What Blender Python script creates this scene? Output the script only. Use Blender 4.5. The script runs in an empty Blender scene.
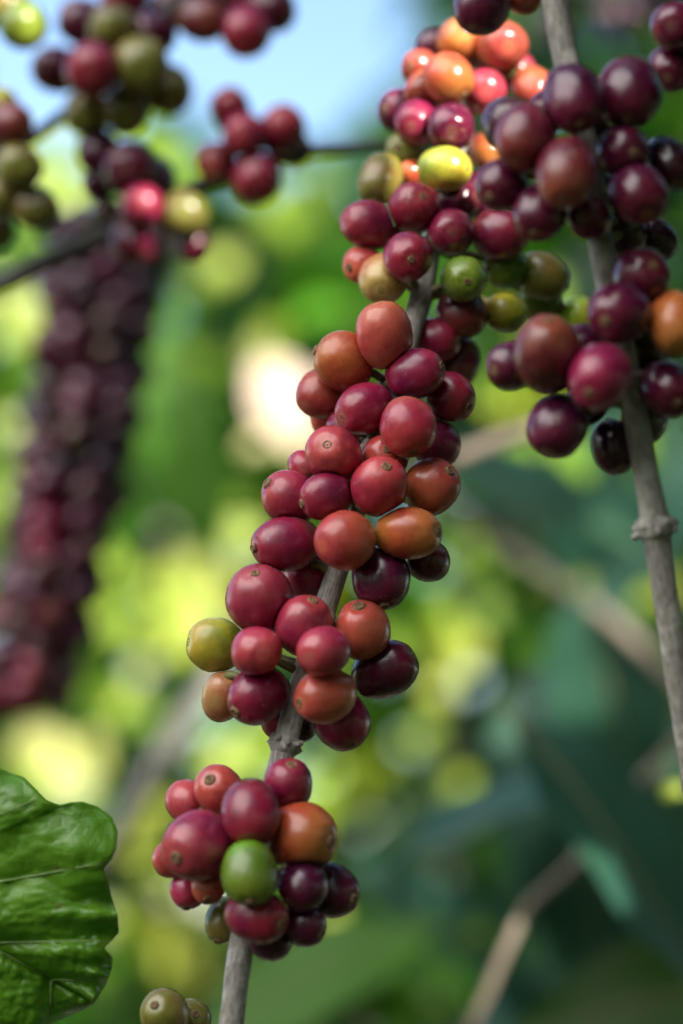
import bpy, math, random
from mathutils import Vector, Matrix, noise
random.seed(7)
scn = bpy.context.scene
col = scn.collection
R_ = math.radians
CAMZ = 1.4
LENS = 85.0
K = 0.036/1024/LENS*1000        # metres per pixel per metre of distance
FOCUS = 0.672

PITCH = math.radians(10)
CAM = Vector((0,0,CAMZ))
ROT = Matrix.Rotation(PITCH, 3, 'X'); ROTI = ROT.transposed()
def pix(px, py, d):
    return CAM + ROT @ Vector(((px-341.5)*K*d, d, -(py-512)*K*d))
def dep(P): return (ROTI @ (P-CAM)).y

# ------------------------------------------------------------------ materials
def newmat(name):
    m = bpy.data.materials.new(name); m.use_nodes = True
    nt = m.node_tree; nt.nodes.clear()
    out = nt.nodes.new('ShaderNodeOutputMaterial')
    return m, nt, out
def N(nt, t, **kw):
    n = nt.nodes.new(t)
    for k, v in kw.items():
        if k in n.inputs: n.inputs[k].default_value = v
        else: setattr(n, k, v)
    return n
def rgba(c): return (c[0], c[1], c[2], 1)
def noise_node(nt, vec, scale, detail=2, rough=.5, dim='3D', w=None):
    n = nt.nodes.new('ShaderNodeTexNoise'); n.noise_dimensions = dim
    n.inputs['Scale'].default_value = scale; n.inputs['Detail'].default_value = detail
    n.inputs['Roughness'].default_value = rough
    if vec is not None: nt.links.new(vec, n.inputs['Vector'])
    if w is not None: nt.links.new(w, n.inputs['W'])
    return n.outputs['Fac']
def mrange(nt, v, a, b, c=0., d=1.):
    n = nt.nodes.new('ShaderNodeMapRange')
    nt.links.new(v, n.inputs['Value'])
    for k, x in zip(('From Min','From Max','To Min','To Max'), (a,b,c,d)): n.inputs[k].default_value = x
    return n.outputs['Result']
def mixc(nt, f, a, b, mode='MIX'):
    n = nt.nodes.new('ShaderNodeMix'); n.data_type = 'RGBA'; n.blend_type = mode
    if isinstance(f, (int,float)): n.inputs[0].default_value = f
    else: nt.links.new(f, n.inputs[0])
    for s, i in ((a,6),(b,7)):
        if isinstance(s, tuple): n.inputs[i].default_value = rgba(s)
        else: nt.links.new(s, n.inputs[i])
    return n.outputs[2]
def math_(nt, op, a, b=None):
    n = nt.nodes.new('ShaderNodeMath'); n.operation = op
    for i, s in enumerate((a,b)):
        if s is None: continue
        if isinstance(s,(int,float)): n.inputs[i].default_value = s
        else: nt.links.new(s, n.inputs[i])
    return n.outputs[0]

def cherry_mat(name, c1, c2, c3, wear=0.0, rough=.27):
    """c1 main, c2 second tone in broad patches, c3 tone towards the tip"""
    m, nt, out = newmat(name)
    tc = nt.nodes.new('ShaderNodeTexCoord'); oi = nt.nodes.new('ShaderNodeObjectInfo')
    w = math_(nt, 'MULTIPLY', oi.outputs['Random'], 50.)
    v = tc.outputs['Object']
    big = noise_node(nt, v, 95, 2, .5, '4D', w)
    base = mixc(nt, mrange(nt, big, .38, .64), c1, c2)
    sep = nt.nodes.new('ShaderNodeSeparateXYZ'); nt.links.new(v, sep.inputs[0])
    g = math_(nt, 'ADD', math_(nt,'MULTIPLY', sep.outputs['Z'], 90.), math_(nt,'MULTIPLY', big, 1.2))
    base = mixc(nt, mrange(nt, g, .75, 1.6, 0, .85), base, c3)
    # some fruit stay paler and greener towards the stalk
    r3 = math_(nt, 'FRACT', math_(nt,'MULTIPLY', oi.outputs['Random'], 7.7))
    big2 = noise_node(nt, v, 150, 3, .6, '4D', math_(nt,'ADD', w, 21.))
    gb_ = math_(nt, 'ADD', math_(nt,'MULTIPLY', sep.outputs['Z'], -110.), math_(nt,'MULTIPLY', big2, 1.6))
    base = mixc(nt, math_(nt,'MULTIPLY', mrange(nt, gb_, .95, 1.6, 0, .65), mrange(nt, r3, .45, .6)), base, (c1[0]*.8+.06, c1[1]*2+.05, c1[2]))
    # darker ripening blotches
    base = mixc(nt, mrange(nt, big2, .52, .66, 0, .55), base, (c2[0]*.55, c2[1]*.6, c2[2]*.8))
    # pale ring round the tip scar
    ln = nt.nodes.new('ShaderNodeVectorMath'); ln.operation = 'NORMALIZE'; nt.links.new(v, ln.inputs[0])
    s2 = nt.nodes.new('ShaderNodeSeparateXYZ'); nt.links.new(ln.outputs[0], s2.inputs[0])
    base = mixc(nt, mrange(nt, math_(nt,'ADD', s2.outputs['Z'], math_(nt,'MULTIPLY', big2, .02)), .968, .995, 0, .6), base, (min(.5,c1[0]*1.2+.05), c1[1]*1.3+.05, c1[2]*1.0+.02))
    # per fruit shade
    hs = nt.nodes.new('ShaderNodeHueSaturation')
    nt.links.new(base, hs.inputs['Color'])
    nt.links.new(mrange(nt, oi.outputs['Random'], 0, 1, .80, 1.2), hs.inputs['Value'])
    r2 = math_(nt, 'FRACT', math_(nt,'MULTIPLY', oi.outputs['Random'], 17.3))
    nt.links.new(mrange(nt, r2, 0, 1, .492, .508), hs.inputs['Hue'])
    base = hs.outputs['Color']
    # fine streaky mottling that runs stalk to tip
    mp = nt.nodes.new('ShaderNodeMapping'); nt.links.new(v, mp.inputs['Vector']); mp.inputs['Scale'].default_value = (1,1,.35)
    fine = noise_node(nt, mp.outputs[0], 900, 3, .6, '4D', w)
    base = mixc(nt, mrange(nt, fine, .35, .7, 0, .30), base, mixc(nt, .5, base, (1,.75,.6), 'SOFT_LIGHT'))
    # pale pin-prick specks
    vo = nt.nodes.new('ShaderNodeTexVoronoi'); nt.links.new(v, vo.inputs['Vector']); vo.inputs['Scale'].default_value = 520
    vo.inputs['Randomness'].default_value = 1
    sp = mrange(nt, vo.outputs['Distance'], .06, .16, .45, 0)
    gate = mrange(nt, noise_node(nt, v, 330, 1, .5, '4D', w), .5, .62)
    base = mixc(nt, math_(nt,'MULTIPLY', sp, gate), base, (.62,.36,.26))
    # brown corky scuffs
    sc = noise_node(nt, v, 260, 4, .65, '4D', math_(nt,'ADD', w, 9.))
    lim = .675 - .08*wear
    scf = mrange(nt, sc, lim, lim+.05, 0, .75)
    base = mixc(nt, scf, base, (.20,.11,.06))
    b = nt.nodes.new('ShaderNodeBsdfPrincipled')
    nt.links.new(base, b.inputs['Base Color'])
    rr = mrange(nt, noise_node(nt, v, 300, 3, .6, '4D', w), .3, .7, rough-.06, rough+.10)
    rr = math_(nt, 'ADD', rr, math_(nt,'MULTIPLY', scf, .3))
    nt.links.new(rr, b.inputs['Roughness'])
    b.inputs['IOR'].default_value = 1.5
    b.inputs['Coat Weight'].default_value = .15; b.inputs['Coat Roughness'].default_value = .26
    b.inputs['Subsurface Weight'].default_value = .12
    b.inputs['Subsurface Radius'].default_value = (1,.3,.2)
    b.inputs['Subsurface Scale'].default_value = .0025
    b.inputs['Specular IOR Level'].default_value = .5
    bp = nt.nodes.new('ShaderNodeBump'); bp.inputs['Strength'].default_value = .35; bp.inputs['Distance'].default_value = .0003
    hh = math_(nt,'ADD', math_(nt,'MULTIPLY', noise_node(nt, v, 420, 3, .6, '4D', w), .7), math_(nt,'MULTIPLY', fine, .25))
    nt.links.new(hh, bp.inputs['Height']); nt.links.new(bp.outputs[0], b.inputs['Normal'])
    nt.links.new(b.outputs[0], out.inputs[0])
    return m

CM = {
 'salmon': cherry_mat('cherry_salmon', (.50,.080,.060), (.40,.035,.050), (.50,.14,.06)),
 'orange': cherry_mat('cherry_orange', (.47,.120,.030), (.42,.045,.028), (.42,.19,.045)),
 'ored':   cherry_mat('cherry_orange_red', (.40,.052,.044), (.40,.095,.036), (.32,.024,.042)),
 'red':    cherry_mat('cherry_red', (.35,.024,.060), (.24,.012,.048), (.42,.060,.050)),
 'magenta':cherry_mat('cherry_crimson', (.22,.009,.042), (.12,.005,.035), (.30,.024,.045), .15),
 'purple': cherry_mat('cherry_purple', (.085,.005,.030), (.045,.004,.024), (.13,.009,.026), .6, .22),
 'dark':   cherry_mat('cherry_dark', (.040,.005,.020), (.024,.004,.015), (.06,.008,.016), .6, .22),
 'brown':  cherry_mat('cherry_brown', (.15,.014,.024), (.075,.008,.022), (.24,.05,.026), .8),
 'olive':  cherry_mat('cherry_olive', (.15,.15,.025), (.20,.11,.03), (.12,.14,.022)),
 'green':  cherry_mat('cherry_green', (.12,.20,.016), (.08,.15,.014), (.22,.26,.03)),
 'yellow': cherry_mat('cherry_yellow', (.36,.33,.025), (.24,.28,.025), (.42,.24,.03)),
 'blush':  cherry_mat('cherry_blush', (.46,.30,.10), (.42,.09,.06), (.38,.32,.08)),
}

def bark_mat(name, a, b_, c):
    m, nt, out = newmat(name)
    uv = nt.nodes.new('ShaderNodeUVMap')
    mp = nt.nodes.new('ShaderNodeMapping'); nt.links.new(uv.outputs[0], mp.inputs[0]); mp.inputs['Scale'].default_value = (1, 28, 1)
    mp2 = nt.nodes.new('ShaderNodeMapping'); nt.links.new(uv.outputs[0], mp2.inputs[0]); mp2.inputs['Scale'].default_value = (1.5, 60, 1)
    tc = nt.nodes.new('ShaderNodeTexCoord')
    n1 = noise_node(nt, mp.outputs[0], 9, 5, .65)
    n2 = noise_node(nt, tc.outputs['Object'], 110, 4, .6)
    n3 = noise_node(nt, mp2.outputs[0], 5, 3, .7)
    base = mixc(nt, mrange(nt, n1, .35, .65), a, b_)
    base = mixc(nt, mrange(nt, n2, .52, .68, 0, .8), base, c)
    base = mixc(nt, mrange(nt, n3, .62, .72, 0, .55), base, (.05,.04,.03))
    b = nt.nodes.new('ShaderNodeBsdfPrincipled'); nt.links.new(base, b.inputs['Base Color']); b.inputs['Roughness'].default_value = .72
    bp = nt.nodes.new('ShaderNodeBump'); bp.inputs['Strength'].default_value = .7; bp.inputs['Distance'].default_value = .0007
    nt.links.new(math_(nt,'ADD', n1, math_(nt,'MULTIPLY', n3, .6)), bp.inputs['Height']); nt.links.new(bp.outputs[0], b.inputs['Normal'])
    nt.links.new(b.outputs[0], out.inputs[0])
    return m
BARK = bark_mat('bark_grey', (.40,.37,.34), (.15,.13,.11), (.62,.59,.54))
BARKB = bark_mat('bark_beige', (.20,.155,.115), (.12,.09,.065), (.27,.22,.17))
BARKD = bark_mat('bark_dark', (.06,.06,.05), (.035,.035,.03), (.10,.10,.085))

def simple_mat(name, c1, c2, scale, rough, bump=0):
    m, nt, out = newmat(name)
    tc = nt.nodes.new('ShaderNodeTexCoord')
    n1 = noise_node(nt, tc.outputs['Object'], scale, 4, .6)
    b = nt.nodes.new('ShaderNodeBsdfPrincipled'); b.inputs['Roughness'].default_value = rough
    nt.links.new(mixc(nt, mrange(nt, n1, .35, .65), c1, c2), b.inputs['Base Color'])
    if bump:
        bp = nt.nodes.new('ShaderNodeBump'); bp.inputs['Strength'].default_value = .8; bp.inputs['Distance'].default_value = bump
        nt.links.new(n1, bp.inputs['Height']); nt.links.new(bp.outputs[0], b.inputs['Normal'])
    nt.links.new(b.outputs[0], out.inputs[0]); return m
SCAR = simple_mat('scar_cork', (.26,.15,.07), (.10,.05,.03), 1500, .8, .0003)
STALK = simple_mat('stalk_green', (.13,.16,.04), (.16,.11,.05), 400, .6, .0003)
SOIL = simple_mat('soil', (.10,.07,.045), (.06,.07,.03), 3, .95, .02)
PALE = simple_mat('pale_leaf', (.46,.33,.28), (.42,.35,.25), 25, .7, .001)

def leaf_mat(name, attr=True, dark=(.03,.075,.012), trans=.30, rough=.42):
    m, nt, out = newmat(name)
    tc = nt.nodes.new('ShaderNodeTexCoord')
    n1 = noise_node(nt, tc.outputs['Object'], 40, 3, .6)
    if attr:
        at = nt.nodes.new('ShaderNodeAttribute'); at.attribute_name = 'tint'
        base = at.outputs['Color']
    else:
        r = nt.nodes.new('ShaderNodeRGB'); r.outputs[0].default_value = rgba(dark); base = r.outputs[0]
    base = mixc(nt, mrange(nt, n1, .3, .7, 0, .35), base, mixc(nt, .6, base, (.8,1,.35), 'MULTIPLY'))
    b = nt.nodes.new('ShaderNodeBsdfPrincipled'); b.inputs['Roughness'].default_value = rough; b.inputs['Specular IOR Level'].default_value = .17
    nt.links.new(base, b.inputs['Base Color'])
    tr = nt.nodes.new('ShaderNodeBsdfTranslucent')
    tcol = mixc(nt, 1., base, (2.6,2.3,.9), 'MULTIPLY'); nt.links.new(tcol, tr.inputs['Color'])
    bp = nt.nodes.new('ShaderNodeBump'); bp.inputs['Strength'].default_value = .3; bp.inputs['Distance'].default_value = .004
    nt.links.new(n1, bp.inputs['Height']); nt.links.new(bp.outputs[0], b.inputs['Normal'])
    mx = nt.nodes.new('ShaderNodeMixShader'); mx.inputs[0].default_value = trans
    nt.links.new(b.outputs[0], mx.inputs[1]); nt.links.new(tr.outputs[0], mx.inputs[2])
    nt.links.new(mx.outputs[0], out.inputs[0]); return m
LEAF = leaf_mat('leaf_mass')
LEAFB = leaf_mat('leaf_glossy', trans=.12, rough=.42)
LEAFB.node_tree.nodes['Principled BSDF'].inputs['Specular IOR Level'].default_value = .26

# ------------------------------------------------------------------ helpers
def link(name, me, mat, parent=None):
    o = bpy.data.objects.new(name, me); col.objects.link(o)
    if mat: me.materials.append(mat)
    if parent: o.parent = parent
    return o
def tag(o, label=None, cat=None, group=None, kind=None):
    for k, v in (('label',label),('category',cat),('group',group),('kind',kind)):
        if v: o[k] = v
    return o
def empty(name, loc):
    o = bpy.data.objects.new(name, None); col.objects.link(o); o.location = loc
    o.empty_display_size = .01
    return o
def smooth(me):
    for p in me.polygons: p.use_smooth = True

def catmull(pts, per=8):
    out = []
    n = len(pts)
    for i in range(n-1):
        p0 = pts[max(i-1,0)]; p1 = pts[i]; p2 = pts[i+1]; p3 = pts[min(i+2,n-1)]
        for k in range(per):
            t = k/per
            out.append(.5*((2*p1)+(p2-p0)*t+(2*p0-5*p1+4*p2-p3)*t*t+(3*p1-p0-3*p2+p3)*t**3))
    out.append(pts[-1].copy())
    return out

def tube_mesh(name, path, rad, seg=20, lump=.06, nfreq=90, origin=Vector((0,0,0))):
    """path: points, rad: function of fraction along"""
    me = bpy.data.meshes.new(name)
    vs, fs = [], []
    L = [0.]
    for i in range(1, len(path)): L.append(L[-1]+(path[i]-path[i-1]).length)
    up = Vector((0,1,0)); 
    prev = None
    for i, p in enumerate(path):
        t = (path[min(i+1,len(path)-1)]-path[max(i-1,0)]).normalized()
        a = up.cross(t)
        if a.length < 1e-3: a = Vector((1,0,0)).cross(t)
        a.normalize()
        if prev is not None:
            a = (prev - t*prev.dot(t)).normalized()
        prev = a
        b = t.cross(a)
        r = rad(L[i]/L[-1])
        for k in range(seg):
            an = 2*math.pi*k/seg
            q = a*math.cos(an)+b*math.sin(an)
            rr = r*(1+lump*noise.noise((p+q*r)*nfreq)+lump*.6*noise.noise(Vector((an*2.2, L[i]*40, 3))))
            vs.append(p+q*rr-origin)
    for i in range(len(path)-1):
        for k in range(seg):
            a_ = i*seg+k; b_ = i*seg+(k+1)%seg
            fs.append((a_, b_, b_+seg, a_+seg))
    n0 = len(vs); vs.append(path[0]-origin); vs.append(path[-1]-origin)
    for k in range(seg):
        fs.append((n0, (k+1)%seg, k)); fs.append((n0+1, (len(path)-1)*seg+k, (len(path)-1)*seg+(k+1)%seg))
    me.from_pydata([tuple(v) for v in vs], [], fs)
    uv = me.uv_layers.new(name='UVMap')
    for p in me.polygons:
        for li in p.loop_indices:
            vi = me.loops[li].vertex_index
            i, k = divmod(vi, seg) if vi < n0 else (0, 0)
            u = k/seg
            if k == 0 and p.index < (len(path)-1)*seg and (p.index % seg) == seg-1: u = 1.
            uv.data[li].uv = (u*3, L[min(i,len(L)-1)])
    smooth(me); me.update()
    return me

class Branch:
    def __init__(s, pts, r0, r1, label, mat, cat='branch', nodes=(), group=None, seg=20, name='coffee_branch', bulges=()):
        P3 = [pix(*p) for p in pts]
        s.path = catmull(P3, 12)
        s.r0, s.r1 = r0, r1
        s.root = empty(name, s.path[0]); o = s.path[0]
        L = [0.]
        for i in range(1,len(s.path)): L.append(L[-1]+(s.path[i]-s.path[i-1]).length)
        bl = []
        for (px, py, amp, wd) in bulges:
            best = min(range(len(s.path)), key=lambda i: (s.proj(s.path[i])-Vector((px,py))).length)
            bl.append((L[best], amp, wd))
        T = L[-1]
        def rad(f):
            r = r0+(r1-r0)*f
            for (l0, amp, wd) in bl: r *= 1+amp*math.exp(-((f*T-l0)/wd)**2)
            return r
        s.rad = rad; s.T = T
        me = tube_mesh('stem', s.path, rad, seg, origin=o)
        link('stem', me, mat, s.root)
        for (px, py, sc) in nodes:
            best = min(range(1,len(s.path)-1), key=lambda i: (s.proj(s.path[i])-Vector((px,py))).length)
            p = s.path[best]; t = (s.path[best+1]-s.path[best-1]).normalized()
            link('node', node_mesh(p-o, t, rad(L[best]/T)*sc, mat), mat, s.root)
        tag(s.root, label, cat, group)
    @staticmethod
    def proj(p):
        q = ROTI @ (p-CAM); d = q.y
        return Vector((q.x/(K*d)+341.5, 512-q.z/(K*d)))
    def near2(s, px, py):
        v = Vector((px,py))
        return min(s.path, key=lambda p: (s.proj(p)-v).length)
    def near3(s, P): return min(s.path, key=lambda p: (p-P).length)

def node_mesh(p, t, r, mat):
    """collar of old leaf and fruit scars round a stem: ring swelling with short stubs"""
    a = t.orthogonal().normalized(); b = t.cross(a)
    vs, fs = [], []
    prof = [(-1.0,.94),(-.7,1.12),(-.35,1.28),(-.1,1.34),(.1,1.22),(.35,1.25),(.7,1.08),(1.0,.94)]
    seg = 24
    rnd = random.Random(int(abs(p.x)*1e5))
    ph = rnd.uniform(0,6)
    for (z, q) in prof:
        for k in range(seg):
            an = 2*math.pi*k/seg
            st = 1+.22*max(0, math.cos(an*2+ph))**6*(1-abs(z)) + .07*noise.noise(Vector((math.cos(an)*2, math.sin(an)*2, z*3+p.z*50)))
            v = p+t*(z*r*.8)+(a*math.cos(an)+b*math.sin(an))*(r*q*st)
            vs.append(tuple(v))
    for i in range(len(prof)-1):
        for k in range(seg):
            fs.append((i*seg+k, i*seg+(k+1)%seg, (i+1)*seg+(k+1)%seg, (i+1)*seg+k))
    # broken stalk stubs
    for j in range(9):
        an = ph/2 + j*.7 + rnd.uniform(-.2,.2)
        d = (a*math.cos(an)+b*math.sin(an)+t*rnd.uniform(-.3,.5)).normalized()
        base = p+d*r*.9; ln = r*rnd.uniform(.5,.9)
        e1 = d.orthogonal().normalized(); e2 = d.cross(e1)
        n0 = len(vs)
        for (h, rr) in ((0,.36),(.5,.26),(.9,.24),(1.,.12)):
            for k in range(8):
                an2 = k*math.pi/4
                vs.append(tuple(base+d*ln*h+(e1*math.cos(an2)+e2*math.sin(an2))*r*rr*rnd.uniform(.85,1.15)))
        for i in range(3):
            for k in range(8):
                fs.append((n0+i*8+k, n0+i*8+(k+1)%8, n0+(i+1)*8+(k+1)%8, n0+(i+1)*8+k))
        fs.append(tuple(n0+24+k for k in range(8)))
    me = bpy.data.meshes.new('node'); me.from_pydata(vs, [], fs)
    uv = me.uv_layers.new(name='UVMap')
    for pl in me.polygons:
        for li in pl.loop_indices:
            co = me.vertices[me.loops[li].vertex_index].co
            uv.data[li].uv = (co.x*60, co.z)
    smooth(me); me.update(); return me

# ------------------------------------------------------------------ cherries
def cherry_mesh(w, l, seed, crease=0., nu=40, nv=28, planes=()):
    rnd = random.Random(seed)
    vs, fs = [], []
    off = Vector((rnd.uniform(0,50), rnd.uniform(0,50), rnd.uniform(0,50)))
    flat = rnd.uniform(.93, 1.0)
    egg = rnd.uniform(-.05, .05)
    for j in range(nv+1):
        th = math.pi*j/nv
        z = math.cos(th); s = math.sin(th)
        for i in range(nu):
            ph = 2*math.pi*i/nu
            sx = s**.92 if s > 0 else 0
            x = math.cos(ph)*sx; y = math.sin(ph)*sx*flat
            zz = z*(1-.05*max(0,(z-.9)*10)**1)      # flattened tip
            if z < -.88: zz += .5*(-z-.88)           # dimple at the stalk
            f = 1+.05*noise.noise(Vector((x,y,z))*1.1+off)+.012*noise.noise(Vector((x,y,z))*4+off)
            f *= 1+egg*z
            # seam between the two seeds
            g = math.exp(-(math.sin(ph)/.10)**2)*(1 if crease < .5 or math.cos(ph) > 0 else .3)
            f -= (.006+crease*.05)*g*s*s
            if crease > .5: f += .035*math.exp(-((math.sin(ph)-.2)/.12)**2)*s*max(0,math.cos(ph))
            q = Vector((x*w*f, y*w*f, zz*l*f))
            for (n_, h_) in planes:                 # flattened where neighbours press on it
                e_ = q.dot(n_)-h_+.0004
                if e_ > 0: q -= n_*(e_-.0004*(1-math.exp(-e_/.0004)))
            vs.append(tuple(q))
    for j in range(nv):
        for i in range(nu):
            a = j*nu+i; b = j*nu+(i+1)%nu
            if j == 0: 
                fs.append((a, a+nu, b+nu))
            elif j == nv-1: fs.append((a, a+nu, b))
            else: fs.append((a, a+nu, b+nu, b))
    me = bpy.data.meshes.new('fruit')
    me.from_pydata(vs, [], fs); smooth(me); me.validate(); me.update()
    return me
def scar_mesh(l, seed, sc=1.):
    rnd = random.Random(seed)
    vs, fs = [], []
    seg = 18
    prof = [(1.30,-.35),(1.12,.04),(.95,.26),(.72,.22),(.55,.02),(.32,.0),(.16,.30),(.0,.38)]
    R = .00105*sc*rnd.uniform(.85,1.15)
    for (q, h) in prof:
        for k in range(seg):
            an = 2*math.pi*k/seg
            j = 1+.14*noise.noise(Vector((math.cos(an)*2, math.sin(an)*2, q*2+seed)))
            vs.append((q*R*j*math.cos(an), q*R*j*math.sin(an), l*.952+h*R*(1+.5*noise.noise(Vector((an*1.5,q*3,seed))))))
    for i in range(len(prof)-1):
        for k in range(seg):
            fs.append((i*seg+k, i*seg+(k+1)%seg, (i+1)*seg+(k+1)%seg, (i+1)*seg+k))
    me = bpy.data.meshes.new('blossom_scar'); me.from_pydata(vs, [], fs); smooth(me); me.update(); return me

CH = []     # records for the sun gaps
def place_cherries(rows, branch, group, detail=True, size=1.05):
    """rows: (px,py,rx,ry, tip or None, mm towards the camera, colour, label[, crease])"""
    rec = []
    for r in rows:
        px, py, rx, ry, tip, dz, c, lab = r[:8]
        bp = branch.near2(px, py)
        d = dep(bp) - dz*.001
        rx *= size; ry *= size
        w = min(rx, ry); L = max(rx, ry, w*1.07)
        m_ = math.hypot(tip[0], tip[1]) if tip else .5
        if m_ < .72 and max(rx,ry)/w > 1.10:         # clearly oval: its long axis lies across the view
            ta = tip or (random.uniform(-.3,.3), random.uniform(.1,.4), 1)
            if ry > rx: tip = (ta[0]*.5, math.copysign(.80, ta[1]), ta[2])
            else: tip = (math.copysign(.80, ta[0]), ta[1]*.5, ta[2])
            L *= 1.05
        elif m_ < .7 and L/w > 1.05:
            w = math.sqrt(rx*ry)*.97; L = w*1.14
        rec.append(dict(px=px, py=py, w=w*K*dep(bp), L=L*K*dep(bp), tip=tip, d=d, dz=dz, c=c, lab=lab, b=bp, cr=r[8] if len(r) > 8 else 0., d0=d))
    for it in range(120):
        mv = 0
        for i in range(len(rec)):
            A = rec[i]; Pa = pix(A['px'],A['py'],A['d']); ra = (A['w']*.6+A['L']*.4)
            for j in range(i):
                B = rec[j]; Pb = pix(B['px'],B['py'],B['d']); rb = (B['w']*.6+B['L']*.4)
                lat = math.hypot(Pa.x-Pb.x, Pa.z-Pb.z); need = (ra+rb)*.79
                if lat >= need: continue
                sep = math.sqrt(need*need-lat*lat); cur = A['d']-B['d']
                s = 1 if A['dz'] < B['dz'] else -1
                if s*cur < sep:
                    push = (sep-s*cur)*.25; A['d'] += s*push; B['d'] -= s*push; mv = 1
            lat = min(math.hypot(Pa.x-q.x, Pa.z-q.z) for q in branch.path[::2])
            need = (ra+branch.r0)*.95
            if lat < need:
                sep = math.sqrt(need*need-lat*lat)*.9; s = 1 if A['dz'] > 2 else -1
                cur = (dep(A['b'])-A['d'])*s
                if cur < sep: A['d'] -= s*(sep-cur)*.3
        if not mv: break
    n = 0
    for A in rec: A['P'] = pix(A['px'],A['py'],A['d'])
    for A in rec:
        P = pix(A['px'],A['py'],A['d'])
        # keep the apparent size
        k = A['d']/dep(A['b'])
        w, L = A['w']*k, A['L']*k
        q = branch.near3(P)
        if A['tip'] is None:
            t = (P-q); t.z *= .6
            t = t.normalized() if t.length > 1e-5 else Vector((0,-1,0))
            t = (t+Vector((random.uniform(-.3,.3), random.uniform(-.2,.2), random.uniform(-.45,.1)))).normalized()
        else:
            ox, oy, f = A['tip']
            m2 = ox*ox+oy*oy
            if m2 > .98: sc_ = .99/math.sqrt(m2); ox *= sc_; oy *= sc_; m2 = .98
            t = (ROT @ Vector((ox, -f*math.sqrt(1-m2), -oy))).normalized()
        M = t.to_track_quat('Z','Y').to_matrix().to_4x4() @ Matrix.Rotation(random.uniform(0,6.28) if A['cr'] == 0 else A['cr']*10, 4, 'Z')
        seed = random.randint(0,99999)
        rot = M.to_euler()
        planes = []; Mi = M.to_3x3().inverted(); rA = w*.6+L*.4
        for B in rec:
            if B is A: continue
            dv = B['P']-P; dl = dv.length; rB = B['w']*.6+B['L']*.4
            if 1e-5 < dl < rA+rB:
                planes.append((Mi @ (dv/dl), max(dl*rA/(rA+rB), rA*.6)))
        if detail:
            root = empty('coffee_cherry', P); root.rotation_euler = rot
            link('fruit', cherry_mesh(w, L, seed, 1. if A['cr'] else random.choice((0,0,.15,.3)), planes=planes), CM[A['c']], root)
            link('blossom_scar', scar_mesh(L, seed, 1.2 if group == G else .85), SCAR, root)
            # stalk to the branch
            a = Vector((0,0,-L*.80)); qq = M.inverted() @ (q-P)
            c1 = Vector((0,0,-L*1.25))
            pts = [((1-u)**2)*a+2*u*(1-u)*c1+u*u*qq for u in [i/8 for i in range(9)]]
            link('stalk', tube_mesh('stalk', pts, lambda f: .0011+.0005*abs(f-.5), 8, .1, 400), STALK, root)
        else:
            root = link('coffee_cherry', cherry_mesh(w, L, seed, 0, 26, 18, planes), CM[A['c']])
            root.location = P; root.rotation_euler = rot
        tag(root, A['lab'], 'coffee cherry', group)
        CH.append((A, P)); n += 1
    return rec

# branches -------------------------------------------------------------
main = Branch([(226,1075,.648),(233,1010,.650),(242,940,.652),(262,840,.657),(285,745,.662),(308,660,.668),(335,578,.674),(356,505,.680),(380,430,.686),(402,360,.696),(422,292,.710),(438,215,.728),(458,140,.742),(478,60,.755),(492,-60,.78)],
    .0034, .0029, 'grey brown branch running up the middle between the sharp cherry clusters', BARK,
    nodes=[(285,745,1.0),(322,618,1.0),(245,905,1.0),(374,450,1.0),(395,385,1.0),(440,205,1.0)],
    bulges=[(424,290,.12,.01)])
right = Branch([(546,-90,.640),(553,-5,.637),(562,45,.635),(580,120,.633),(592,190,.632),(602,250,.632),(618,330,.632),(638,430,.634),(654,520,.636),(666,600,.638),(682,700,.640),(700,820,.644),(716,960,.648)],
    .0034, .0035, 'thick grey knobbly branch at the right carrying the dark purple cherries', BARK,
    nodes=[(655,527,1.0),(578,105,1.0),(612,300,1.0),(628,375,1.0)], bulges=[(655,527,.16,.006)])

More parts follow.
